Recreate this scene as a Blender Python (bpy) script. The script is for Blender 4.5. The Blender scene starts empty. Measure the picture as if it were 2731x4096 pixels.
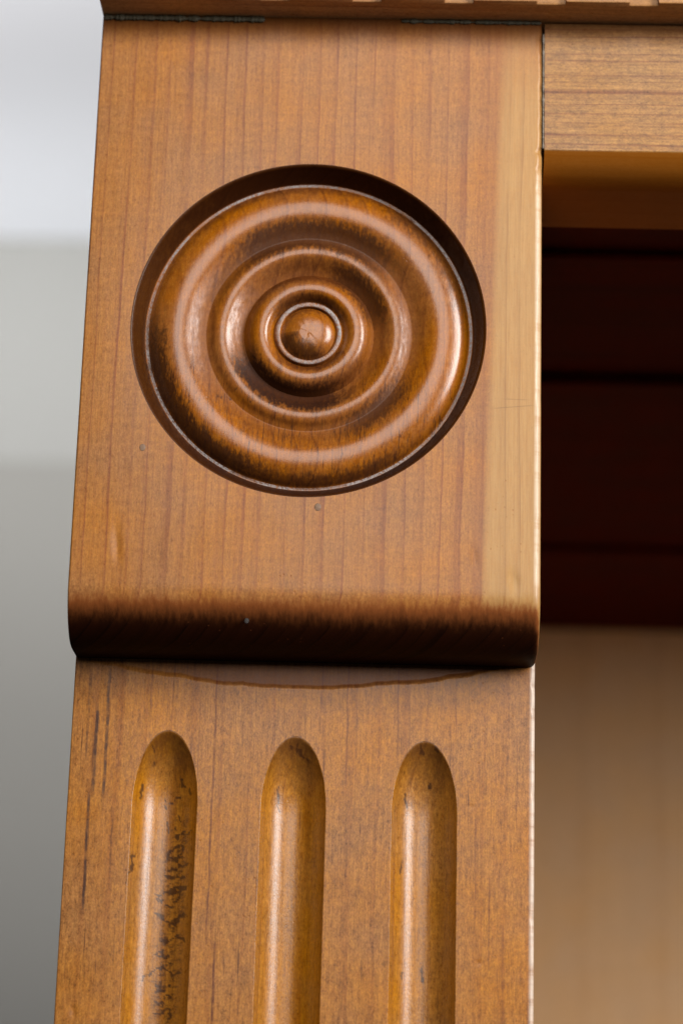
import bpy, bmesh, math, random
from mathutils import Vector, noise as mnoise
random.seed(7)
MM = 0.001
scene = bpy.context.scene
col = scene.collection

# ------------------------------------------------------------------ camera
cam = bpy.data.cameras.new('camera')
cam.sensor_width = 36.0
cam.lens = 9451.2 / 4096 * 36.0
cam.clip_start = 0.01
cam.clip_end = 50.0
cam.dof.use_dof = True
cam.dof.focus_distance = 0.511
cam.dof.aperture_fstop = 11.0
co = bpy.data.objects.new('camera', cam)
co.location = (0.02027, -0.48366, -0.17814)
co.rotation_euler = (1.85838, -0.02723, 0.01827)
col.objects.link(co)
scene.camera = co

# ------------------------------------------------------------------ world and lamps
w = bpy.data.worlds.new('World')
scene.world = w
w.use_nodes = True
w.node_tree.nodes['Background'].inputs[0].default_value = (0.80, 0.90, 1.0, 1)
w.node_tree.nodes['Background'].inputs[1].default_value = 0.03


def area(name, loc, target, sx, sy, power, color):
    l = bpy.data.lights.new(name, 'AREA')
    l.shape = 'RECTANGLE'
    l.size, l.size_y = sx, sy
    l.energy = power
    l.color = color
    o = bpy.data.objects.new(name, l)
    o.location = loc
    d = Vector(target) - Vector(loc)
    o.rotation_euler = d.to_track_quat('-Z', 'Y').to_euler()
    col.objects.link(o)
    return o


def polar(az, el, d):
    a, e = math.radians(az), math.radians(el)
    return (d * math.sin(a) * math.cos(e), -d * math.cos(a) * math.cos(e), d * math.sin(e))


area('room_light', polar(6, 22, 1.3), (0.0, 0.0, 0.0), 0.80, 0.98, 12.0, (1.0, 0.965, 0.92))
area('window_light', polar(52, 16, 1.2), (0.0, 0.0, 0.0), 0.40, 0.67, 17.5, (1.0, 0.98, 0.95))
area('wall_fill', (-0.50, 0.75, 0.00), (-0.50, 0.80, 0.7), 0.9, 0.4, 7.6, (1.0, 0.99, 0.98))  # unseen fill lamp, added to grade the wall behind
cl = area('cove_fill', (-0.45, 1.25, 0.15), (-0.45, 1.60, 0.66), 0.8, 0.2, 0.66, (0.96, 0.985, 1.0))  # unseen fill lamp, added to brighten the ceiling and cove
cl.data.spread = math.radians(75)

vs = scene.view_settings
vs.view_transform = 'Standard'
vs.look = 'None'
vs.exposure = 0.0
vs.gamma = 1.0
vs.use_curve_mapping = False
scene.render.film_transparent = False


# ------------------------------------------------------------------ node helper
class NB:
    def __init__(self, name):
        self.m = bpy.data.materials.new(name)
        self.m.use_nodes = True
        self.t = self.m.node_tree
        self.bsdf = self.t.nodes['Principled BSDF']

    def _in(self, sock, v):
        if v is None:
            return
        if hasattr(v, 'is_output'):
            self.t.links.new(v, sock)
        else:
            sock.default_value = v

    def math(self, op, a, b=None, c=None, clamp=False):
        n = self.t.nodes.new('ShaderNodeMath')
        n.operation = op
        n.use_clamp = clamp
        for i, v in enumerate((a, b, c)):
            self._in(n.inputs[i], v)
        return n.outputs[0]

    def add(self, a, b): return self.math('ADD', a, b)
    def sub(self, a, b): return self.math('SUBTRACT', a, b)
    def mul(self, a, b): return self.math('MULTIPLY', a, b)
    def mx(self, a, b): return self.math('MAXIMUM', a, b)
    def mn(self, a, b): return self.math('MINIMUM', a, b)

    def sm(self, v, lo, hi, a=0.0, b=1.0):
        n = self.t.nodes.new('ShaderNodeMapRange')
        n.interpolation_type = 'SMOOTHSTEP'
        self._in(n.inputs[0], v)
        for i, x in zip((1, 2, 3, 4), (lo, hi, a, b)):
            self._in(n.inputs[i], x)
        return n.outputs[0]

    def band(self, v, lo, hi, soft):
        return self.mul(self.sm(v, lo - soft, lo + soft), self.sm(v, hi - soft, hi + soft, 1.0, 0.0))

    def vec(self, x, y, z):
        n = self.t.nodes.new('ShaderNodeCombineXYZ')
        for i, v in enumerate((x, y, z)):
            self._in(n.inputs[i], v)
        return n.outputs[0]

    def noise(self, v, scale=1.0, detail=2.0, rough=0.5):
        n = self.t.nodes.new('ShaderNodeTexNoise')
        n.noise_dimensions = '3D'
        self._in(n.inputs['Vector'], v)
        n.inputs['Scale'].default_value = scale
        n.inputs['Detail'].default_value = detail
        n.inputs['Roughness'].default_value = rough
        return n.outputs[0]

    def voro(self, v, scale=1.0):
        n = self.t.nodes.new('ShaderNodeTexVoronoi')
        self._in(n.inputs['Vector'], v)
        n.inputs['Scale'].default_value = scale
        return n.outputs['Distance'], n.outputs['Color']

    def mix(self, f, a, b, mode='MIX'):
        n = self.t.nodes.new('ShaderNodeMix')
        n.data_type = 'RGBA'
        n.blend_type = mode
        self._in(n.inputs[0], f)
        for s, v in ((n.inputs[6], a), (n.inputs[7], b)):
            if isinstance(v, tuple):
                v = (*v, 1.0)
            self._in(s, v)
        return n.outputs[2]

    def coords(self):
        tc = self.t.nodes.new('ShaderNodeTexCoord')
        vm = self.t.nodes.new('ShaderNodeVectorMath')
        vm.operation = 'SCALE'
        self.t.links.new(tc.outputs['Object'], vm.inputs[0])
        vm.inputs['Scale'].default_value = 1000.0
        s = self.t.nodes.new('ShaderNodeSeparateXYZ')
        self.t.links.new(vm.outputs[0], s.inputs[0])
        return s.outputs[0], s.outputs[1], s.outputs[2]

    def normal(self):
        g = self.t.nodes.new('ShaderNodeNewGeometry')
        s = self.t.nodes.new('ShaderNodeSeparateXYZ')
        self.t.links.new(g.outputs['Normal'], s.inputs[0])
        return s.outputs[0], s.outputs[1], s.outputs[2]

    def finish(self, color, rough, height=None, spec=0.5, coat=0.0, coat_rough=0.2):
        self._in(self.bsdf.inputs['Base Color'], color if not isinstance(color, tuple) else (*color, 1))
        self._in(self.bsdf.inputs['Roughness'], rough)
        if spec is not None:
            self.bsdf.inputs['Specular IOR Level'].default_value = spec
        self.bsdf.inputs['Coat Weight'].default_value = coat
        self.bsdf.inputs['Coat Roughness'].default_value = coat_rough
        if height is not None:
            b = self.t.nodes.new('ShaderNodeBump')
            b.inputs['Strength'].default_value = 1.0
            b.inputs['Distance'].default_value = 0.001
            self._in(b.inputs['Height'], height)
            self.t.links.new(b.outputs[0], self.bsdf.inputs['Normal'])
        return self.m


# ------------------------------------------------------------------ wood
def wood(name, grain='z', light=(0.40, 0.19, 0.06), line=(0.20, 0.062, 0.018), stain=(0.055, 0.014, 0.003),
         period=4.6, line_str=0.65, tilt=0.9, seed=0.0, sap=None, end=1.0, mottle=1.0, rough=0.30,
         streak=0.25, coat=0.0, spec=0.27, eg_lo=0.12, eg_hi=0.85, ragged=1.0, blotch=1.0, fleck=1.0, bump=1.0, extra=None):
    b = NB(name)
    x, y, z = b.coords()
    nx, ny, nz = b.normal()
    if grain == 'z':
        ac, al, na = x, z, nz
    else:
        ac, al, na = z, x, nx
    S = lambda v, o: b.add(v, seed + o)
    # lazy waviness of the growth rings
    w1 = b.mul(b.sub(b.noise(b.vec(b.mul(S(ac, 0), 0.03), b.mul(y, 0.03), b.mul(S(al, 3), 0.010)), 1, 2), 0.5), 3.5)
    w2 = b.mul(b.sub(b.noise(b.vec(b.mul(S(ac, 9), 0.35), y, b.mul(S(al, 5), 0.10)), 1, 2), 0.5), 0.55)
    u = b.add(b.add(b.add(ac, b.mul(y, tilt)), w1), w2)
    u = b.add(u, b.mul(b.sub(b.noise(b.vec(b.mul(S(u, 17.0), 0.17), 0.0, 0.0), 1, 2), 0.5), 7.0))
    f = b.math('FRACT', b.add(b.mul(u, 1.0 / period), 100.0 + seed))
    wide = b.mul(b.sm(f, 0.25, 0.90), b.sm(f, 0.93, 1.0, 1.0, 0.0))
    thin = b.mul(b.sm(f, 0.80, 0.92), b.sm(f, 0.94, 1.0, 1.0, 0.0))
    lm = b.sm(b.noise(b.vec(b.mul(S(u, 31), 0.30), 0.0, b.mul(S(al, 11), 0.03)), 1, 3), 0.30, 0.68)
    ring = b.mul(b.add(b.mul(wide, 0.42), b.mul(thin, 0.75)), b.add(0.25, b.mul(lm, 0.75)))
    f2 = b.math('FRACT', b.add(b.mul(u, 2.83 / period), 50.3))
    ring2 = b.mul(b.mul(b.sm(f2, 0.45, 0.85), b.sm(f2, 0.88, 1.0, 1.0, 0.0)), 0.22)
    ring = b.math('MINIMUM', b.mul(b.add(ring, ring2), line_str), 1.0)
    c = b.mix(ring, light, line)
    # mottled figure, cross flecks and fibres
    m1 = b.noise(b.vec(b.mul(S(ac, 1), 1.4), b.mul(y, 1.4), b.mul(S(al, 2), 0.75)), 1, 5, 0.7)
    m2 = b.noise(b.vec(b.mul(S(ac, 4), 0.05), b.mul(y, 0.05), b.mul(S(al, 8), 0.05)), 1, 3)
    m3 = b.noise(b.vec(b.mul(S(ac, 4), 2.6), b.mul(y, 2.6), b.mul(S(al, 8), 0.16)), 1, 3)
    m4 = b.noise(b.vec(b.mul(S(ac, 6), 0.12), b.mul(y, 0.5), b.mul(S(al, 1), 0.85)), 1, 3)
    v = b.add(b.mul(b.sub(m1, 0.5), 0.85 * mottle), b.mul(b.sub(m2, 0.5), 0.55 * blotch))
    v = b.add(v, b.add(b.mul(b.sub(m3, 0.5), 0.5 * mottle), b.mul(b.sub(m4, 0.5), 0.35 * fleck)))
    m5 = b.noise(b.vec(b.mul(S(ac, 3), 3.4), b.mul(y, 3.4), b.mul(S(al, 6), 2.0)), 1, 2, 0.6)
    v = b.add(v, b.mul(b.sub(m5, 0.5), 0.75 * mottle))
    val = b.add(1.0, v)
    hs = b.t.nodes.new('ShaderNodeHueSaturation')
    b._in(hs.inputs['Value'], val)
    b._in(hs.inputs['Saturation'], b.add(1.0, b.mul(b.sub(m2, 0.5), 0.25)))
    b._in(hs.inputs['Hue'], b.add(0.5, b.mul(b.sub(m1, 0.5), 0.022)))
    b._in(hs.inputs['Color'], c)
    c = hs.outputs[0]
    if sap is not None:
        c = sap(b, c, x, y, z, w1, ring, m3)
    # dark resin streaks along the grain
    sn = b.noise(b.vec(b.mul(S(ac, 21), 1.3), b.mul(y, 1.3), b.mul(S(al, 2), 0.055)), 1, 3, 0.6)
    sk = b.mul(b.sm(sn, 0.63, 0.76), streak)
    c = b.mix(sk, c, (0.05, 0.014, 0.010))
    # end-grain stain, with the nose's shade painted into the same tone
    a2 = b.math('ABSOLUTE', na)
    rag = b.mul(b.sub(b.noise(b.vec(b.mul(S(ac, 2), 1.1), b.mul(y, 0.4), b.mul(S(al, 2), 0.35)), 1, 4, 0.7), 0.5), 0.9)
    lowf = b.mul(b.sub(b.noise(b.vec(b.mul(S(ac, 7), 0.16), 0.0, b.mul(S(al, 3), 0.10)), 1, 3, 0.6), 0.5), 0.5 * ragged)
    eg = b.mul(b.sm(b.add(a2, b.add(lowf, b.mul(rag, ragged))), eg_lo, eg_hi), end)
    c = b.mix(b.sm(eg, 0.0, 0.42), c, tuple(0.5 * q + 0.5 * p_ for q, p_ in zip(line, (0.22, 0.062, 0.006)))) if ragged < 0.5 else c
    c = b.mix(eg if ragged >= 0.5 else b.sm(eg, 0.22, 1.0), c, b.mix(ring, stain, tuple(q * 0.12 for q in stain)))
    # pores and lacquer relief
    d, _ = b.voro(b.vec(b.mul(S(ac, 0), 0.55), b.mul(y, 0.55), b.mul(al, 0.45)), 1.0)
    pores = b.sm(d, 0.05, 0.13, 1.0, 0.0)
    pm = b.sm(b.noise(b.vec(b.mul(ac, 0.04), 0.0, b.mul(S(al, 40), 0.04)), 1, 2), 0.48, 0.66)
    pores = b.mul(pores, pm)
    c = b.mix(b.mul(pores, 0.35), c, line)
    h = b.add(b.mul(b.noise(b.vec(b.mul(ac, 2.2), b.mul(y, 2.2), b.mul(al, 1.6)), 1, 3, 0.6), 0.014 * bump),
              b.mul(b.noise(b.vec(b.mul(ac, 0.25), b.mul(y, 0.25), b.mul(al, 0.06)), 1, 2), 0.05 * bump))
    h = b.add(h, b.mul(b.noise(b.vec(b.mul(ac, 3.0), b.mul(y, 3.0), b.mul(al, 0.25)), 1, 2), 0.008 * bump))
    h = b.sub(h, b.mul(pores, 0.03))
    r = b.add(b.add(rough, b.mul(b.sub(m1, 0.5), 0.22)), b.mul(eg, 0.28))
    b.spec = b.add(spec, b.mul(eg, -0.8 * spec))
    if extra is not None:
        c, h, r = extra(b, c, h, r, x, y, z, m1, rag)
    b._in(b.bsdf.inputs['Specular IOR Level'], b.spec)
    return b.finish(c, r, h, None, coat)


def dent(b, h, x, z, cx, cz, sx, sz, amp, slope=0.0):
    """a soft knock in the surface, long axis sz"""
    dx = b.mul(b.sub(x, cx), 1.0 / sx)
    dz = b.mul(b.sub(z, cz), 1.0 / sz)
    dx = b.add(dx, b.mul(dz, slope))
    q = b.add(b.mul(dx, dx), b.mul(dz, dz))
    return b.sub(h, b.mul(b.math('EXPONENT', b.mul(q, -1.0)), amp))


# the pale sapwood strip down the right of the block
def block_sap(b, c, x, y, z, w1, ring, m3):
    edge = b.add(39.0, b.add(b.mul(z, 0.026), b.mul(w1, 0.18)))
    s = b.mul(b.sm(b.sub(x, edge), -1.0, 1.5), b.sm(z, 56.0, 80.0, 1.0, 0.35))
    redd = b.mul(b.sm(b.sub(x, edge), -4.5, -0.2), b.sub(1.0, s))
    c = b.mix(b.mul(redd, 0.35), c, (0.25, 0.085, 0.033))
    sapc = b.mix(b.sm(m3, 0.35, 0.70), (0.50, 0.285, 0.098), (0.43, 0.225, 0.070))
    sapc = b.mix(b.mul(ring, 0.8), sapc, (0.27, 0.125, 0.036))
    return b.mix(b.mul(s, 0.78), c, sapc)


def block_extra(b, c, h, r, x, y, z, m1, rag):
    h = dent(b, h, x, z, -40.0, -43.5, 0.9, 3.2, 0.20, 0.35)
    h = dent(b, h, x, z, 44.4, -49.5, 1.1, 2.8, 0.24, 0.35)
    h = dent(b, h, x, z, 36.0, -44.5, 0.8, 2.6, 0.14, 0.35)
    h = dent(b, h, x, z, 36.5, -22.0, 1.2, 2.2, 0.10, 0.0)
    # shadow of the moulding painted along the top of the block
    t = b.sm(b.add(z, b.mul(rag, 2.2)), 72.5, 81.5)
    c = b.mix(b.mul(t, 0.85), c, (0.10, 0.028, 0.006))
    b.spec = b.mul(b.spec, b.sub(1.0, b.mul(t, 0.7)))
    # pale edge highlight painted along the right arris
    e = b.mul(b.band(x, 48.55, 49.75, 0.25), b.sm(b.noise(b.vec(0.0, 0.0, b.mul(z, 0.18)), 1, 4, 0.7), 0.22, 0.55))
    e = b.mul(e, b.band(z, -52.0, 44.0, 4.0))
    c = b.mix(b.mul(e, 0.50), c, (0.80, 0.66, 0.50))
    # a few hairline scratches
    s1 = b.math('ABSOLUTE', b.sub(z, b.add(-15.0, b.mul(x, 0.10))))
    sc = b.mul(b.mul(b.sm(s1, 0.05, 0.16, 1.0, 0.0), b.band(x, 40.0, 48.0, 1.0)), 0.35)
    s2 = b.math('ABSOLUTE', b.sub(z, b.add(-8.0, b.mul(x, -0.02))))
    sc = b.add(sc, b.mul(b.mul(b.sm(s2, 0.05, 0.16, 1.0, 0.0), b.band(x, 42.0, 47.0, 1.0)), 0.3))
    c = b.mix(sc, c, (0.12, 0.05, 0.02))
    return c, h, r


XC, ZC = -0.9, 6.9        # rosette centre (mm)


def rosette_extra(b, c, h, r, x, y, z, m1, rag):
    dx, dz = b.sub(x, XC), b.sub(z, ZC)
    rad = b.math('SQRT', b.add(b.mul(dx, dx), b.mul(dz, dz)))
    ang = b.mul(b.math('ARCTAN2', dz, dx), 180.0 / math.pi)
    fib = b.noise(b.vec(b.mul(x, 1.5), b.mul(y, 1.0), b.mul(z, 0.45)), 1, 4, 0.7)
    rw = b.add(rad, b.mul(b.sub(fib, 0.5), 7.0))
    for r0, r1, a0, a1, amt in ((12.4, 18.0, -160, -62, 1.0), (13.0, 18.0, 12, 70, 0.80), (20.0, 26.5, 45, 130, 0.80),
                                (32.5, 36.0, 178, 212, 0.85), (31.5, 36.0, -182, -105, 0.85), (21.0, 25.5, -66, -28, 0.80),
                                (32.5, 36.0, 5, 60, 0.60), (20.5, 24.5, 115, 160, 0.40), (33, 36, -105, -50, 0.60),
                                (2.5, 6.2, -178, -60, 0.75), (7.4, 8.8, 20, 160, 0.6)):
        k = b.mul(b.band(rw, r0, r1, 1.1), b.band(b.add(ang, b.mul(b.sub(m1, 0.5), 40.0)), a0, a1, 12.0))
        k = b.mul(k, b.sm(fib, 0.12, 0.48, 0.65, 1.0))
        c = b.mix(b.mul(k, amt), c, (0.020, 0.0055, 0.002))
    # shade inside the sinking painted into its wall as black brown
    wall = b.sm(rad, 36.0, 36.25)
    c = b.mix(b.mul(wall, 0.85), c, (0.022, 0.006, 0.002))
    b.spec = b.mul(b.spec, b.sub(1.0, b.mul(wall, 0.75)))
    # the two hollows are browner and less glossy
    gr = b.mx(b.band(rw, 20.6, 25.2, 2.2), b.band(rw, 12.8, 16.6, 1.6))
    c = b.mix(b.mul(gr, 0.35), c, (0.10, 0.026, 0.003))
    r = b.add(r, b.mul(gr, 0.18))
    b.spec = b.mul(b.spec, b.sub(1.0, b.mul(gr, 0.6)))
    # hairline checks along the grain
    ck = b.noise(b.vec(b.mul(x, 0.9), 0.0, b.mul(z, 0.06)), 1, 2)
    ck = b.mul(b.sm(b.math('ABSOLUTE', b.sub(ck, 0.5)), 0.004, 0.013, 1.0, 0.0), b.band(z, -40, 0, 4))
    c = b.mix(b.mul(ck, 0.6), c, (0.03, 0.008, 0.003))
    # grey wax left on the two sharp edges
    gn = b.noise(b.vec(b.mul(x, 2.0), b.mul(y, 2.0), b.mul(z, 2.0)), 1, 3, 0.6)
    g = b.mx(b.band(rad, 6.35, 7.22, 0.10), b.band(rad, 35.42, 35.98, 0.06))
    g = b.mul(g, b.sm(gn, 0.30, 0.55, 0.25, 1.0))
    g = b.mul(g, b.sm(b.noise(b.vec(b.mul(x, 0.09), 0.0, b.mul(z, 0.09)), 1, 3, 0.6), 0.36, 0.56, 0.25, 1.0))
    c = b.mix(g, c, b.mix(gn, (0.10, 0.08, 0.075), (0.46, 0.41, 0.40)))
    r = b.add(r, b.mul(g, 0.25))
    h = b.add(h, b.mul(b.mul(gn, g), 0.10))
    return c, h, r


def pilaster_extra(b, c, h, r, x, y, z, m1, rag):
    # stain band with a bowed lower edge, nose shadow painted into it
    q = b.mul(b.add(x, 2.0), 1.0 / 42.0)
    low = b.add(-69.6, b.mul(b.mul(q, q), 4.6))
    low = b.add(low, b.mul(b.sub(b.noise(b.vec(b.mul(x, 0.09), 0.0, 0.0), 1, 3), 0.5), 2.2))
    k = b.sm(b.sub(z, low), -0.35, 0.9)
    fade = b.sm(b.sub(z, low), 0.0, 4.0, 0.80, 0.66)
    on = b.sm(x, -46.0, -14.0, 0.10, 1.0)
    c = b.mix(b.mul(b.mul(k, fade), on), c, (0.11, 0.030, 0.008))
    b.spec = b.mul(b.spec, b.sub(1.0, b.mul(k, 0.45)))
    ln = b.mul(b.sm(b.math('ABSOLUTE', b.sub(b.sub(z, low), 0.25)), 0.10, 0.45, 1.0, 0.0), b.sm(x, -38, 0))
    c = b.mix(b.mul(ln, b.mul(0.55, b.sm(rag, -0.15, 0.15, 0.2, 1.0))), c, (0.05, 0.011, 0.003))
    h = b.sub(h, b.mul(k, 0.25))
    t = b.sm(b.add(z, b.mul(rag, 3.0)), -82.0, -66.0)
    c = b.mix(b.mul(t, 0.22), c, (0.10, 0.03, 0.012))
    # two fine red resin lines
    wob = b.mul(b.sub(b.noise(b.vec(0.0, 0.0, b.mul(z, 0.12)), 1, 2), 0.5), 0.8)
    for x0, z0, z1, wd, amt in ((-18.9, -124.5, -66.0, 0.20, 0.65), (-17.0, -190.0, -124.5, 0.24, 0.8),
                                (-22.3, -92, -72, 0.13, 0.5), (23.0, -104, -70, 0.14, 0.45), (11.6, -92, -66, 0.13, 0.35),
                                (-45.3, -118, -94, 0.26, 0.85), (-44.6, -93, -74, 0.34, 0.85), (-42.3, -94, -66, 0.30, 0.8), (-46.5, -86, -68, 0.2, 0.5),
                                (-40.0, -110, -98, 0.18, 0.4), (9.6, -90, -64, 0.16, 0.55), (20.5, -84, -64, 0.16, 0.5), (-33.0, -76, -64, 0.2, 0.5),
                                (4.0, -74, -62, 0.2, 0.5), (33.0, -80, -66, 0.14, 0.4), (46.2, -100, -80, 0.14, 0.4), (37.5, -122, -96, 0.14, 0.35),
                                (40.5, -128, -110, 0.16, 0.5), (43.5, -145, -120, 0.18, 0.35)):
        dl = b.math('ABSOLUTE', b.sub(b.add(x, wob), x0))
        l = b.mul(b.sm(dl, wd * 0.5, wd * 1.6, 1.0, 0.0), b.band(z, z0, z1, 2.5))
        l = b.mul(l, b.sm(b.noise(b.vec(x0, 0.0, b.mul(z, 0.35)), 1, 3), 0.30, 0.60, 0.35, 1.0))
        c = b.mix(b.mul(l, amt), c, (0.085, 0.017, 0.012) if x0 > -40 else (0.035, 0.018, 0.018))
    # highlight painted along the right arris, with some worn lacquer
    e = b.mul(b.sm(x, 48.6, 49.6), b.sm(b.noise(b.vec(0.0, 0.0, b.mul(z, 0.22)), 1, 4, 0.75), 0.25, 0.55))
    c = b.mix(b.mul(e, 0.7), c, (0.80, 0.70, 0.60))
    # knocks
    h = dent(b, h, x, z, -46.0, -139.5, 0.7, 1.2, 0.12)
    h = dent(b, h, x, z, 38.6, -127.5, 0.5, 0.6, 0.05)
    h = dent(b, h, x, z, 36.5, -94.5, 0.7, 0.6, 0.04)
    return c, h, r


def make_flute_extra(figure):
    def flute_extra(b, c, h, r, x, y, z, m1, rag):
        at = b.t.nodes.new('ShaderNodeAttribute')
        at.attribute_name = 'figure'
        fg = b.mul(b.sm(b.add(at.outputs['Fac'], b.mul(b.sub(m1, 0.5), 0.9)), 0.15, 0.95), 1.0)
        c = b.mix(b.mul(fg, 0.80), c, (0.032, 0.011, 0.005))
        if figure:
            # tawny halo and crazing around the figure
            hz = b.mul(b.band(b.add(x, b.mul(b.add(z, 110.0), -0.03)), -29.4, -23.6, 1.4), b.band(z, -200, -96, 8))
            n2 = b.noise(b.vec(b.mul(x, 0.55), 9.0, b.mul(z, 0.9)), 1, 4, 0.65)
            c = b.mix(b.mul(b.mul(b.sm(n2, 0.46, 0.66), hz), 0.75), c, (0.07, 0.024, 0.006))
        n2 = b.noise(b.vec(b.mul(x, 0.9), 9.0, b.mul(z, 0.20)), 1, 3, 0.6)
        c = b.mix(b.mul(b.sm(n2, 0.62, 0.74), 0.5), c, (0.07, 0.024, 0.006))
        tip = b.sm(b.add(z, b.mul(rag, 6.0)), -92.0, -80.0)
        c = b.mix(b.mul(tip, 0.60), c, (0.085, 0.025, 0.004))
        return c, h, r
    return flute_extra


def rail_extra(b, c, h, r, x, y, z, m1, rag):
    t = b.sm(b.add(z, b.mul(rag, 3.5)), 75.5, 81.0)  # painted shade below the moulding
    c = b.mix(b.mul(t, 0.75), c, (0.11, 0.035, 0.008))
    # shade of the moulded under-edge and underside painted into the colour
    e = b.sm(z, 50.1, 50.35, 1.0, 0.0)
    b.spec = b.mul(b.spec, b.sub(1.0, b.mul(e, 0.95)))
    c = b.mix(b.mul(e, 0.92), c, (0.24, 0.072, 0.005))
    return c, h, r


HONEY = dict(light=(0.375, 0.150, 0.036), line=(0.215, 0.062, 0.022), period=4.2, line_str=0.62)
M = {}
M['block'] = wood('stained_pine_block', seed=2.0, sap=block_sap, extra=block_extra, mottle=1.25, stain=(0.020, 0.0045, 0.0010), end=0.98, eg_lo=0.05, eg_hi=0.74, ragged=0.34, **HONEY)  # stain deepened to carry the shade under the nose
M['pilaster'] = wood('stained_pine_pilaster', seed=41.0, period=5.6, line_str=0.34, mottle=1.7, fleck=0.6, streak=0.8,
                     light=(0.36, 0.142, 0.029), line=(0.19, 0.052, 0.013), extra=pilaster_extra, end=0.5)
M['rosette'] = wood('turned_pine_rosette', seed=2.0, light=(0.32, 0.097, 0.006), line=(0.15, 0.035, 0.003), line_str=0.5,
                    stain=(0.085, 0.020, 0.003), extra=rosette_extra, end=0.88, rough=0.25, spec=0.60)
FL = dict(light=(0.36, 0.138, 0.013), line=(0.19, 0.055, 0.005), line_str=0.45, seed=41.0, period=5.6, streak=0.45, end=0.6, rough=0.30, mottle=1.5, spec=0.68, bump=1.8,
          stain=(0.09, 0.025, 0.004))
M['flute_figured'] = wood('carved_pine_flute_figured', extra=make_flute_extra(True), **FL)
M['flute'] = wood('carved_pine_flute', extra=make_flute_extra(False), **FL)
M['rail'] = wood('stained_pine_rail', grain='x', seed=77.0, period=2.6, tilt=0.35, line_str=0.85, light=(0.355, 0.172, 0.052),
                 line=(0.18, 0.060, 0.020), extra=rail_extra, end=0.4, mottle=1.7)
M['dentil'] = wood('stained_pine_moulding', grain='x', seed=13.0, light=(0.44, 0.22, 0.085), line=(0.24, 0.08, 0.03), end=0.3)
M['case'] = wood('stained_pine_case', seed=5.0, light=(0.78, 0.50, 0.27), line=(0.62, 0.34, 0.16), period=30.0, line_str=0.3, mottle=0.5, blotch=0.2, fleck=0.2, end=0.3, streak=0.1, rough=0.8, spec=0.1)
M['case_shaded'] = wood('shaded_pine_case', grain='x', seed=5.0, light=(0.060, 0.0050, 0.0012), line=(0.045, 0.0036, 0.0009), period=22.0,
                      end=0.2, streak=0.1, rough=0.7, spec=0.03)  # case wood with the shade inside the top put into its colour


def plain(name, colr, rough, var=0.15, scale=1.0, bump=0.05):
    b = NB(name)
    x, y, z = b.coords()
    n = b.noise(b.vec(x, y, z), scale, 4, 0.6)
    c = b.mix(n, tuple(v * (1 - var) for v in colr), tuple(min(1, v * (1 + var)) for v in colr))
    return b.finish(c, rough, b.mul(n, bump))


M['wax'] = plain('old_glue', (0.065, 0.052, 0.028), 0.6, 0.9, 2.0, 0.2)
M['glue_pale'] = plain('pale_filler', (0.20, 0.165, 0.13), 0.5, 0.9, 2.2, 0.2)
M['nail'] = plain('nail_filler', (0.20, 0.11, 0.06), 0.45, 0.35, 2.0, 0.1)
M['pit'] = plain('dark_pit', (0.010, 0.005, 0.003), 0.6, 0.3, 2.0, 0.1)
M['wall'] = plain('painted_wall', (0.345, 0.334, 0.310), 0.8, 0.02, 0.004, 0.0)
M['cornice'] = plain('painted_cornice', (0.425, 0.42, 0.40), 0.8, 0.02, 0.004, 0.0)
M['ceiling'] = plain('painted_ceiling', (0.79, 0.80, 0.84), 0.8, 0.02, 0.004, 0.0)


# ------------------------------------------------------------------ objects
def link(name, bm, mat, parent=None, smooth=True, sharp=None):
    me = bpy.data.meshes.new(name)
    bm.to_mesh(me)
    bm.free()
    for p in me.polygons:
        p.use_smooth = smooth
    if smooth and sharp:
        me.set_sharp_from_angle(angle=math.radians(sharp))
    me.materials.append(mat)
    o = bpy.data.objects.new(name, me)
    col.objects.link(o)
    if parent is not None:
        o.parent = parent
    return o


def box(x0, x1, y0, y1, z0, z1, bev=0.0, seg=3, bm=None):
    bm = bm or bmesh.new()
    vs_ = [bm.verts.new((x * MM, y * MM, z * MM)) for x in (x0, x1) for y in (y0, y1) for z in (z0, z1)]
    idx = [(0, 1, 3, 2), (4, 6, 7, 5), (0, 4, 5, 1), (2, 3, 7, 6), (0, 2, 6, 4), (1, 5, 7, 3)]
    fs = [bm.faces.new([vs_[i] for i in f]) for f in idx]
    bmesh.ops.recalc_face_normals(bm, faces=fs)
    if bev:
        es = list({e for f in fs for e in f.edges})
        bmesh.ops.bevel(bm, geom=es, offset=bev * MM, segments=seg, profile=0.5, affect='EDGES')
    return bm


def fill_plane(bm, loops, nrm):
    """fill closed vertex loops (outer + holes) that lie in one plane"""
    edges = []
    for lp in loops:
        for a, c in zip(lp, lp[1:] + lp[:1]):
            e = bm.edges.get((a, c)) or bm.edges.new((a, c))
            edges.append(e)
    r = bmesh.ops.triangle_fill(bm, use_beauty=True, use_dissolve=False, edges=edges, normal=nrm)
    fs = [g for g in r['geom'] if isinstance(g, bmesh.types.BMFace)]
    for f in fs:
        f.normal_update()
        if f.normal.dot(Vector(nrm)) < 0:
            f.normal_flip()
    return fs


cabinet = bpy.data.objects.new('pine_cabinet', None)
cabinet.empty_display_size = 0.05
col.objects.link(cabinet)
cabinet['label'] = "honey stained pine cabinet corner with turned bull's eye block, fluted pilaster and dentil moulding"
cabinet['category'] = 'cabinet'

DY = 18.9        # pilaster face behind the block face
ZT, ZB = 82.0, -63.9


def edge_noise(s, k, amp):
    return amp * (mnoise.noise(Vector((s * 0.11, k, 0.3))) + 0.6 * mnoise.noise(Vector((s * 0.45, k, 5.1))))


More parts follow.
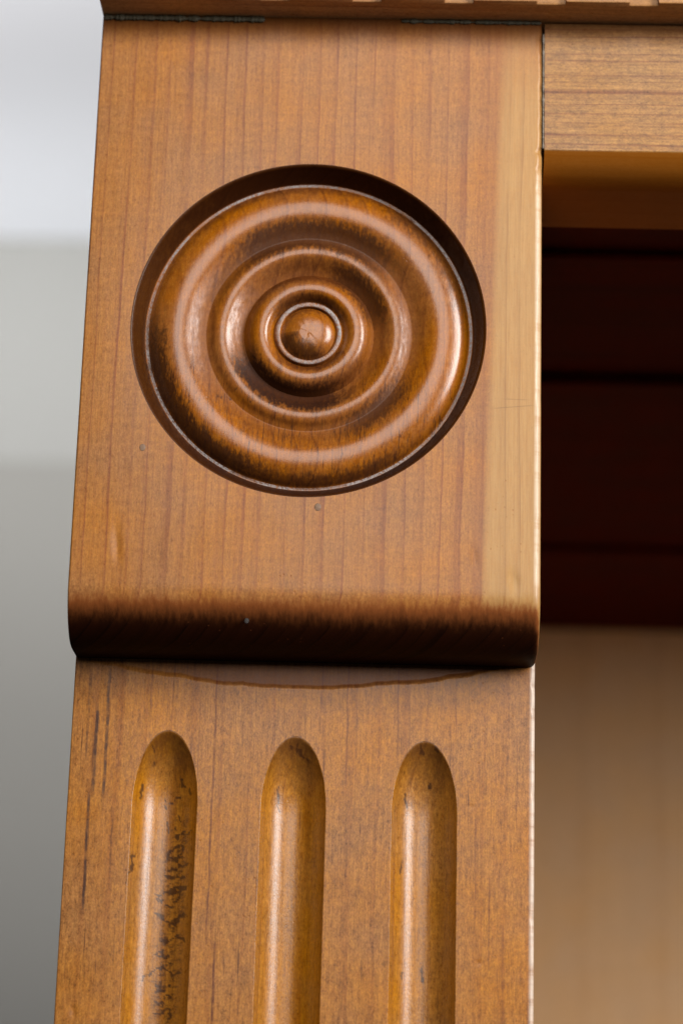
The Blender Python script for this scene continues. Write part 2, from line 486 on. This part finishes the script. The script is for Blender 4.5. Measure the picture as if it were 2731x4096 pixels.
def sweep_front(profile, x0, x1, r_left, r_right, back, rough_l=0.0, rough_r=0.0, nicks=()):
    """profile: list of (y, z, ny, nz, flat). Sweeps a board face of rounded arrises; flat rows are left open and
    filled by hole_fill. The board closes with a back plane at y = back."""
    bm = bmesh.new()
    K = 5
    rows = []
    for (y, z, ny, nz, flat) in profile:
        row = []
        for side in (0, 1):
            r = (r_left if side == 0 else r_right)
            for nz_, nw, na in (nicks if side else ()):
                r += na * math.exp(-((z - nz_) / nw) ** 2)
            r = max(0.15, r + edge_noise(z + 3 * y, side * 7.7, rough_l if side == 0 else rough_r))
            arc = []
            for k in range(K + 1):
                a = math.pi / 2 * k / K            # 0 = on the side, 90 = on the face
                off = -r * (1 - math.sin(a))
                dx = r * (1 - math.cos(a))
                xx = x0 + dx if side == 0 else x1 - dx
                arc.append(bm.verts.new((xx * MM, (y + ny * off) * MM, (z + nz * off) * MM)))
            if side == 1:
                arc.reverse()
            row += arc
        rows.append((row, flat))
    n = len(rows[0][0])
    for (ra, fa), (rb, fb) in zip(rows, rows[1:]):
        for i in range(n - 1):
            if i == K and fa and fb:
                continue
            bm.faces.new((ra[i], ra[i + 1], rb[i + 1], rb[i]))
    # back
    L = [bm.verts.new((x0 * MM, back * MM, v[0].co.z)) for v, _ in rows]
    R = [bm.verts.new((x1 * MM, back * MM, v[-1].co.z)) for v, _ in rows]
    for i in range(len(rows) - 1):
        bm.faces.new((L[i], rows[i][0][0], rows[i + 1][0][0], L[i + 1]))
        bm.faces.new((rows[i][0][-1], R[i], R[i + 1], rows[i + 1][0][-1]))
        bm.faces.new((R[i], L[i], L[i + 1], R[i + 1]))
    bm.faces.new([L[0]] + [R[0]] + list(reversed(rows[0][0])))
    bm.faces.new([R[-1]] + [L[-1]] + list(rows[-1][0]))
    fl = [r for r, f in rows if f]
    bmesh.ops.recalc_face_normals(bm, faces=bm.faces[:])
    return bm, fl, K


# ---- corner block with its rolled nose
RZ, RY = 12.6, 11.5
prof = []
zn = ZB + RZ
for i in range(201):
    prof.append((0.0, ZT + (zn - ZT) * i / 200, -1.0, 0.0, True))
for i in range(1, 17):
    a = math.pi / 2 * i / 16
    prof.append((RY * (1 - math.cos(a)), zn - RZ * math.sin(a), -math.cos(a), -math.sin(a), False))
for yy in (13.0, 16.0, DY + 2.0):
    prof.append((yy, ZB, 0.0, -1.0, False))
bm, fl, K = sweep_front(prof, -50.0, 50.0, 0.55, 1.5, DY + 22.6, 0.10, 0.40,
                         ((49.8, 0.7, 0.8), (45.6, 0.9, 0.7), (41.0, 0.6, 0.4), (-8.0, 1.2, 0.4)))
NS = 256
RH = 38.9
ringv = [bm.verts.new(((XC + RH * math.cos(2 * math.pi * i / NS)) * MM, 0.0, (ZC + RH * math.sin(2 * math.pi * i / NS)) * MM)) for i in range(NS)]
outer = [r[K] for r in fl] + [r[K + 1] for r in reversed(fl)]
fill_plane(bm, [outer, ringv], (0, -1, 0))
block = link('corner_block', bm, M['block'], cabinet, True, 35)

# ---- rosette
pts = [(38.9, 0.0), (38.7, 0.03), (38.5, 0.14), (38.3, 0.38), (37.9, 1.3), (37.1, 2.9), (36.3, 4.4), (36.0, 4.85), (35.4, 4.83),
       (35.1, 4.6), (34.3, 3.85), (33.0, 3.0), (31.0, 2.35), (29.0, 2.15), (27.3, 2.45), (25.6, 3.15), (24.0, 3.9), (22.6, 4.35),
       (21.6, 4.0), (20.5, 3.4), (19.3, 3.15), (18.2, 3.35), (17.0, 4.0), (15.6, 4.9), (14.3, 5.5), (13.6, 4.6), (12.9, 3.6), (12.0, 2.85), (11.0, 2.5),
       (10.0, 2.45), (9.1, 2.8), (8.3, 3.6), (7.6, 4.5), (7.32, 3.85), (7.15, 3.7), (6.4, 3.7), (6.22, 3.85), (6.05, 4.4), (5.7, 4.1),
       (5.0, 3.5), (4.0, 2.95), (3.0, 2.65), (2.2, 2.5), (1.7, 2.45), (0.2, 2.44)]


def cr(p0, p1, p2, p3, t):
    return tuple(0.5 * (2 * b_ + (c_ - a_) * t + (2 * a_ - 5 * b_ + 4 * c_ - d_) * t * t + (3 * b_ - a_ - 3 * c_ + d_) * t ** 3)
                 for a_, b_, c_, d_ in zip(p0, p1, p2, p3))


SH = {4, 5, 6, 7, 8} | {i for i, p in enumerate(pts) if 6.0 < p[0] < 7.65}
CUSP = {14.3, 22.6}
fine = []
for i in range(len(pts) - 1):
    p0, p1, p2, p3 = pts[max(i - 1, 0)], pts[i], pts[i + 1], pts[min(i + 2, len(pts) - 1)]
    if p1[0] in CUSP:
        p0 = p1
    if p2[0] in CUSP:
        p3 = p2
    nn = 1 if (i in SH or i < 3) else 4
    for k in range(nn):
        t = k / nn
        fine.append(cr(p0, p1, p2, p3, t) if nn > 1 else p1)
fine.append(pts[-1])
bm = bmesh.new()
prev = None
for (r, d) in fine:
    row = []
    for i in range(NS):
        a = 2 * math.pi * i / NS
        jr = 0.0
        if 0.2 < d and r > 37.9:
            jr = 0.0
        wob = 0.05 * mnoise.noise(Vector((math.cos(a) * 2.2, math.sin(a) * 2.2, r * 0.3))) if r < 34 else 0.0
        row.append(bm.verts.new(((XC + r * math.cos(a)) * MM, (d + wob) * MM, (ZC + r * math.sin(a)) * MM)))
    if prev:
        for i in range(NS):
            j = (i + 1) % NS
            bm.faces.new((prev[i], prev[j], row[j], row[i]))
    prev = row
bm.faces.new(prev)
bmesh.ops.recalc_face_normals(bm, faces=bm.faces[:])
for f in bm.faces:
    f.normal_update()
if sum(f.normal.y for f in bm.faces) > 0:
    bmesh.ops.reverse_faces(bm, faces=bm.faces[:])
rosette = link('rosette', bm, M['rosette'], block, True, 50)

# ---- filled nail holes on the block
for (px, pz, rr, py) in ((-35.7, -21.5, 0.75, 0.0), (2.45, -34.1, 0.8, 0.0), (-11.9, -59.0, 0.55, 1.75)):
    bm = bmesh.new()
    bmesh.ops.create_uvsphere(bm, u_segments=16, v_segments=8, radius=rr * MM)
    for v in bm.verts:
        v.co = Vector((v.co.x * 0.9, v.co.y * 0.10, v.co.z * 1.1)) + Vector((px, py, pz)) * MM
    link('nail_hole', bm, M['nail'] if py == 0 else M['pit'], block)

# ---- fluted pilaster
FR, FA, FLN = 7.45, 6.95, 16.0
ZP0, ZP1 = -62.0, -330.0
FD = FR - math.sqrt(FR * FR - FA * FA)
LIP = 0.30


S0 = FD * 2.4 / 17.0


def fsec(s):
    """depth and arc radius of the flute a distance s below its tip"""
    if s <= 0.001:
        return S0 * s, FA * FA / FLN / S0
    dl = FD * (1 - (1 - min(s, 17.0) / 17.0) ** 2.4)
    a2 = FA * FA * (1 - (1 - min(s, FLN) / FLN) ** 2)
    return dl, (a2 + dl * dl) / (2 * dl)


def flute_bm(cx, ztip, zend, lean):
    bm = bmesh.new()
    Ls = ztip - zend
    s0 = -LIP / S0
    ss = [s0 + 0.02 + (FLN - s0) * (k / 44.0) ** 1.7 for k in range(45)]
    ss2 = [FLN + 0.35 * k for k in range(1, 170)]
    ss2 += [ss2[-1] + (Ls - FLN - ss2[-1]) * k / 20 for k in range(1, 20)]
    st = ss + ss2 + [Ls - v for v in reversed(ss)]
    T = 64
    rows = []
    for s in st:
        q = min(s, Ls - s)
        dl, FR_ = fsec(q)
        A = math.sqrt(max(1e-9, FR_ * FR_ - (FR_ - dl - LIP) ** 2))
        z = ztip - s
        row = []
        for j in range(T + 1):
            t = -math.pi / 2 + math.pi * j / T
            xx = A * math.sin(t)
            raw = math.sqrt(max(0.0, FR_ * FR_ - xx * xx)) - (FR_ - dl)
            dep = 0.5 * (raw + math.sqrt(raw * raw + 0.03))
            if j in (0, T) or s == st[0] or s == st[-1]:
                dep = 0.0
            jx = 0.05 * mnoise.noise(Vector((z * 0.35, cx, 0 if j < T / 2 else 9))) * abs(math.sin(t)) ** 6
            row.append(bm.verts.new(((cx + lean * (s - 30) + xx + jx) * MM, (DY + dep) * MM, z * MM)))
        rows.append(row)
    for a, c in zip(rows, rows[1:]):
        for j in range(T):
            bm.faces.new((a[j], a[j + 1], c[j + 1], c[j]))
    bmesh.ops.recalc_face_normals(bm, faces=bm.faces[:])
    if sum(f.normal.y for f in bm.faces) > 0:
        bmesh.ops.reverse_faces(bm, faces=bm.faces[:])
    outline = [r[0].co.copy() for r in rows] + [v.co.copy() for v in rows[-1][1:-1]] + [r[T].co.copy() for r in reversed(rows)] \
        + [v.co.copy() for v in reversed(rows[0][1:-1])]
    return bm, outline


# dark figure in the wood of each flute: strokes of (x, z) points in mm and their width
FIG1 = [(((-26.1, -89.4), (-25.6, -91.3), (-24.4, -91.6), (-23.6, -92.8)), 0.22), (((-28.5, -94.8), (-27.2, -94.4), (-26.7, -92.8), (-26.1, -93.6)),
        0.2), (((-25.8, -98.5), (-26.3, -97.4), (-25.6, -98.9)), 0.25), (((-26.6, -102.7), (-26.2, -101.6), (-25.1, -101.0), (-24.0, -101.5), (-23.3,
        -100.7)), 0.4), (((-28.3, -106.5), (-27.6, -105.0), (-26.5, -104.2), (-25.2, -103.8), (-24.8, -104.5), (-25.3, -105.7), (-26.4, -106.5),
        (-27.5, -106.1)), 0.55), (((-27.5, -106.9), (-26.4, -107.2), (-25.3, -106.4)), 0.4), (((-28.1, -109.5), (-27.4, -108.8), (-26.3, -108.9),
        (-25.6, -108.1), (-23.7, -107.9)), 0.6), (((-28.7, -110.3), (-27.3, -110.8), (-26.2, -110.6), (-24.5, -110.6)), 0.5), (((-30.2, -114.4),
        (-28.7, -114.0), (-27.5, -114.2), (-27.2, -113.2), (-25.7, -112.8), (-24.2, -113.0), (-24.9, -113.7), (-26.8, -113.8)), 0.8), (((-30.1,
        -115.6), (-29.8, -114.8), (-28.8, -115.9)), 0.35), (((-25.3, -113.9), (-25.2, -115.4), (-26.3, -115.8)), 0.5), (((-29.8, -118.5), (-28.4,
        -119.4), (-27.2, -120.7), (-25.7, -120.3), (-24.9, -119.1), (-23.8, -118.6)), 0.8), (((-28.9, -116.3), (-26.6, -117.1), (-25.9, -116.9)),
        0.35), (((-28.9, -123.9), (-27.1, -124.2), (-26.3, -123.4), (-24.9, -123.2), (-23.7, -124.1)), 0.6), (((-29.7, -126.7), (-28.5, -126.1),
        (-28.0, -127.5), (-26.9, -127.3)), 0.4), (((-29.3, -127.6), (-28.4, -127.7)), 0.35), (((-32.4, -132.6), (-32.1, -131.7), (-30.1, -130.7),
        (-28.7, -129.6), (-27.5, -130.3), (-26.3, -131.2), (-25.2, -131.5), (-24.5, -130.7)), 0.45), (((-27.9, -129.2), (-26.5, -129.0)), 0.4),
        (((-29.4, -133.2), (-28.6, -134.0)), 0.5), (((-29.3, -134.7), (-27.7, -134.5)), 0.4), (((-26.9, -135.4), (-26.1, -135.7)), 0.5), (((-29.2,
        -137.2), (-28.1, -136.7), (-27.9, -137.6)), 0.4), (((-30.0, -139.4), (-28.5, -139.6)), 0.5), (((-27.8, -139.0), (-26.4, -138.6), (-25.9,
        -139.7), (-26.6, -140.8)), 0.5), (((-26.6, -133.2), (-26.6, -133.9)), 0.4), (((-31.9, -86.0), (-31.8, -86.8)), 0.5), (((-34.2, -91.1), (-34.4,
        -94.2)), 0.4), (((-35.5, -106.7), (-35.6, -110.5)), 0.3), (((-32.1, -82.6), (-32.1, -84.1)), 0.3), (((-29.3, -93.3), (-29.2, -95.9)), 0.3),
        (((-28.7, -98.2), (-28.5, -101.2)), 0.25), (((-26.9, -100.1), (-26.8, -100.4)), 0.3)]
FIG2 = [(((-2.5, -82.5), (-2.4, -83.0)), 0.5), (((-1.2, -81.8), (-1.1, -83.5)), 0.5), (((0.0, -83.7), (0.2, -84.3)), 0.6), (((0.6, -84.7), (1.1,
        -85.0)), 0.7), (((-0.6, -83.2), (-0.4, -83.7)), 0.4), (((-5.1, -90.4), (-4.9, -94.2)), 0.35), (((-4.8, -94.6), (-4.8, -96.1)), 0.25)]
FIG3 = [(((25.5, -81.6), (25.8, -83.4)), 0.6), (((28.8, -81.0), (29.0, -82.5)), 0.9), (((27.9, -89.2), (27.8, -90.5)), 0.4), (((22.4, -129.5), (22.6,
        -131.1)), 0.4), (((26.7, -128.7), (26.7, -130.9)), 0.5), (((22.4, -91.9), (22.5, -94.4)), 0.3), (((21.7, -105.7), (21.9, -108.6)), 0.25)]


flutes = [flute_bm(-29.1, -79.9, -318.0, -0.004), flute_bm(-1.5, -80.6, -318.0, 0.0), flute_bm(26.55, -81.0, -318.0, 0.004)]
prof = [(DY, ZP0 + (ZP1 - ZP0) * i / 320, -1.0, 0.0, True) for i in range(321)]
bm, fl, K = sweep_front(prof, -50.0, 50.0, 0.35, 0.85, DY + 22.0, 0.08, 0.30,
                        ((-67.5, 1.2, 0.8), (-73.0, 0.9, 0.5), (-91.5, 0.8, 0.6), (-118.0, 0.8, 0.4)))
outer = [r[K] for r in fl] + [r[K + 1] for r in reversed(fl)]
loops = [outer]
for _, ol in flutes:
    loops.append([bm.verts.new(p) for p in ol])
fill_plane(bm, loops, (0, -1, 0))
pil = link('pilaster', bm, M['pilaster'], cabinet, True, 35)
def paint_figure(o, strokes):
    at = o.data.attributes.new('figure', 'FLOAT', 'POINT')
    vals = [0.0] * len(o.data.vertices)
    segs = []
    for pts_, wd in strokes:
        for (ax, az), (bx, bz) in zip(pts_, pts_[1:]):
            segs.append((ax, az, bx, bz, wd * 0.55 + 0.10))
    for i, v in enumerate(o.data.vertices):
        vx, vz = v.co.x * 1000, v.co.z * 1000
        if vz < -150:
            continue
        vx += 0.7 * mnoise.noise(Vector((vx * 0.9, vz * 0.9, 3.0)))
        vz += 0.8 * mnoise.noise(Vector((vx * 1.1, vz * 1.1, 8.0)))
        best = 0.0
        for ax, az, bx, bz, wd in segs:
            if abs(vz - (az + bz) / 2) > abs(az - bz) / 2 + 1.5:
                continue
            dx, dz = bx - ax, bz - az
            q = max(0.0, min(1.0, ((vx - ax) * dx + (vz - az) * dz) / (dx * dx + dz * dz + 1e-9)))
            dd = math.hypot(vx - ax - q * dx, vz - az - q * dz)
            jag = wd * (0.75 + 0.6 * mnoise.noise(Vector((vx * 1.7, vz * 1.7, 0.0))))
            best = max(best, 1.0 - dd / max(jag, 0.08) * 0.6)
        vals[i] = max(0.0, min(1.0, best * 1.5))
    at.data.foreach_set('value', vals)


for k, (fb, _) in enumerate(flutes):
    f = link('flute', fb, M['flute_figured'] if k == 0 else M['flute'], pil)
    paint_figure(f, (FIG1, FIG2, FIG3)[k])
    if k == 0:
        f['label'] = 'left flute with dark squiggly figure along its right side'

# ---- rail over the opening, with a chamfered under-edge
bm = bmesh.new()
X0, X1 = 50.5, 560.0
zr = 50.4
secp = [(0.25, 81.6), (0.25, zr)]
for k in range(1, 13):
    a = math.radians(24 + 65 * k / 12)
    secp.append((0.25 + 10.0 * (math.cos(math.radians(24)) - math.cos(a)), zr - 10.0 * (math.sin(a) - math.sin(math.radians(24)))))
secp += [(29.6, zr - 6.0), (30.0, zr - 5.7), (30.0, 81.6)]
NX = 60
rows = []
for i in range(NX + 1):
    xx = X0 + (X1 - X0) * i / NX
    rows.append([bm.verts.new((xx * MM, (yy + (0.12 * mnoise.noise(Vector((xx * 0.05, yy, 1))) if 1 < yy < 29.9 else 0)) * MM,
                               (zz + (0.14 * mnoise.noise(Vector((xx * 0.04, yy, 4))) if zz < 60 else 0)) * MM)) for yy, zz in secp])
for a, c in zip(rows, rows[1:]):
    for j in range(len(secp)):
        k = (j + 1) % len(secp)
        bm.faces.new((a[j], a[k], c[k], c[j]))
bm.faces.new(rows[0])
bm.faces.new(list(reversed(rows[-1])))
bmesh.ops.recalc_face_normals(bm, faces=bm.faces[:])
rail = link('rail', bm, M['rail'], cabinet, True, 15)

# ---- dentil moulding: a board with shallow grooves across its face
bm = bmesh.new()
yt, yg, yb = -9.3, -7.9, 14.0
z0, z1 = 82.06, 104.0
xs = []
g = -54.75
edges = []
while g < 560:
    edges.append((g, g + 6.25))
    g += 20.62
poly = [(-50.0, yb)]
cur = -50.0
first = True
for (a, c) in edges:
    if c <= -50.0:
        continue
    if a <= -50.0:
        poly += [(-50.0, yg), (c, yg), (c + 0.08, yt)]
        continue
    if c > 560:
        break
    poly += [(a - 0.08, yt), (a, yg), (c, yg), (c + 0.08, yt)]
poly += [(560.0, yt), (560.0, yb)]
bot = [bm.verts.new((px * MM, py * MM, z0 * MM)) for px, py in poly]
f = bm.faces.new(bot)
r = bmesh.ops.extrude_face_region(bm, geom=[f])
for v in [e for e in r['geom'] if isinstance(e, bmesh.types.BMVert)]:
    v.co.z = z1 * MM
bmesh.ops.recalc_face_normals(bm, faces=bm.faces[:])
es = [e for e in bm.edges if max(v.co.z for v in e.verts) < (z0 + 0.1) * MM and max(v.co.y for v in e.verts) < 0]
bmesh.ops.bevel(bm, geom=es, offset=0.35 * MM, segments=2, profile=0.5, affect='EDGES')
dentil = link('dentil_moulding', bm, M['dentil'], cabinet, True, 30)

# ---- glue squeezed out along the joints
def bead(path_fn, s0, s1, n, rad, parent, mat, seed):
    bm = bmesh.new()
    prev = None
    for i in range(n + 1):
        s = s0 + (s1 - s0) * i / n
        p = path_fn(s)
        q = 0.5 + 0.5 * mnoise.noise(Vector((s * 0.6, seed, 0))) + 0.35 * mnoise.noise(Vector((s * 2.3, seed, 3)))
        rr = max(0.03, rad * q) * (1 if 0 < i < n else 0.1)
        row = []
        for k in range(8):
            a = 2 * math.pi * k / 8
            u, v = rr * math.cos(a), rr * math.sin(a)
            if abs(path_fn(1)[0] - path_fn(0)[0]) > 0.5:
                pp = (p[0], p[1] + u * 0.5, p[2] + v)
            else:
                pp = (p[0] + u, p[1] + v * 0.5, p[2])
            row.append(bm.verts.new(Vector(pp) * MM))
        if prev:
            for k in range(8):
                bm.faces.new((prev[k], prev[(k + 1) % 8], row[(k + 1) % 8], row[k]))
        prev = row
    bmesh.ops.recalc_face_normals(bm, faces=bm.faces[:])
    return link('glue_bead', bm, mat, parent)


bead(lambda s: (s, -0.3, 81.3), -49.6, -13.0, 160, 1.3, block, M['wax'], 1.0)
bead(lambda s: (s, -0.2, 81.5), 18.0, 49.7, 120, 0.9, block, M['wax'], 2.0)
bead(lambda s: (50.2, 0.1, s), 50.5, 79.0, 160, 0.33, block, M['glue_pale'], 3.0)

# ---- the case behind: side, ceiling boards, battens and back
link('side_panel', box(-50.0, -30.0, 42.0, 470.0, -330.0, 82.0), M['case'], cabinet, False)
link('stile', box(-29.0, 49.0, 42.0, 60.0, -330.0, 82.0), M['case'], cabinet, False)
link('light_block_panel', box(562.0, 582.0, 0.0, 470.0, -330.0, 82.0), M['case'], cabinet, False)  # unseen, added to keep light out of the case
link('top_panel', box(-29.0, 561.0, 31.0, 456.0, 52.0, 70.0), M['case_shaded'], cabinet, False)
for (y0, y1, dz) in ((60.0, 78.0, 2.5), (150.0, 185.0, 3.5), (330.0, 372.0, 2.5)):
    link('batten', box(50.0, 560.0, y0, y1, 52.0 - dz, 51.8, 1.0, 2), M['case_shaded'], cabinet, False)
link('back_panel', box(-29.0, 561.0, 457.0, 470.0, -330.0, 82.0), M['case'], cabinet, False)

# ------------------------------------------------------------------ the room wall behind
def struct(name, bm, mat):
    o = link(name, bm, mat, None, True, 30)
    o['kind'] = 'structure'
    return o


struct('wall', box(-2600.0, 2600.0, 1700.0, 1760.0, -900.0, 700.0), M['wall'])
struct('ceiling', box(-2600.0, 2600.0, 300.0, 1760.0, 702.0, 740.0), M['ceiling'])
bm = bmesh.new()
rows = []
cv = [(1699.5, 512.0), (1699.0, 512.0)]
for k in range(13):
    a = math.radians(60.0 * k / 12)
    cv.append((1699.0 - 210.0 * (1 - math.cos(a)), 512.0 + 212.0 * math.sin(a)))
cv += [(1594.0, 701.0), (1699.5, 701.0)]
for xx in (-2600.0, 2600.0):
    rows.append([bm.verts.new((xx * MM, yy * MM, zz * MM)) for yy, zz in cv])
for j in range(len(cv)):
    k = (j + 1) % len(cv)
    bm.faces.new((rows[0][j], rows[0][k], rows[1][k], rows[1][j]))
bm.faces.new(rows[0])
bm.faces.new(list(reversed(rows[1])))
bmesh.ops.recalc_face_normals(bm, faces=bm.faces[:])
struct('cornice', bm, M['cornice'])
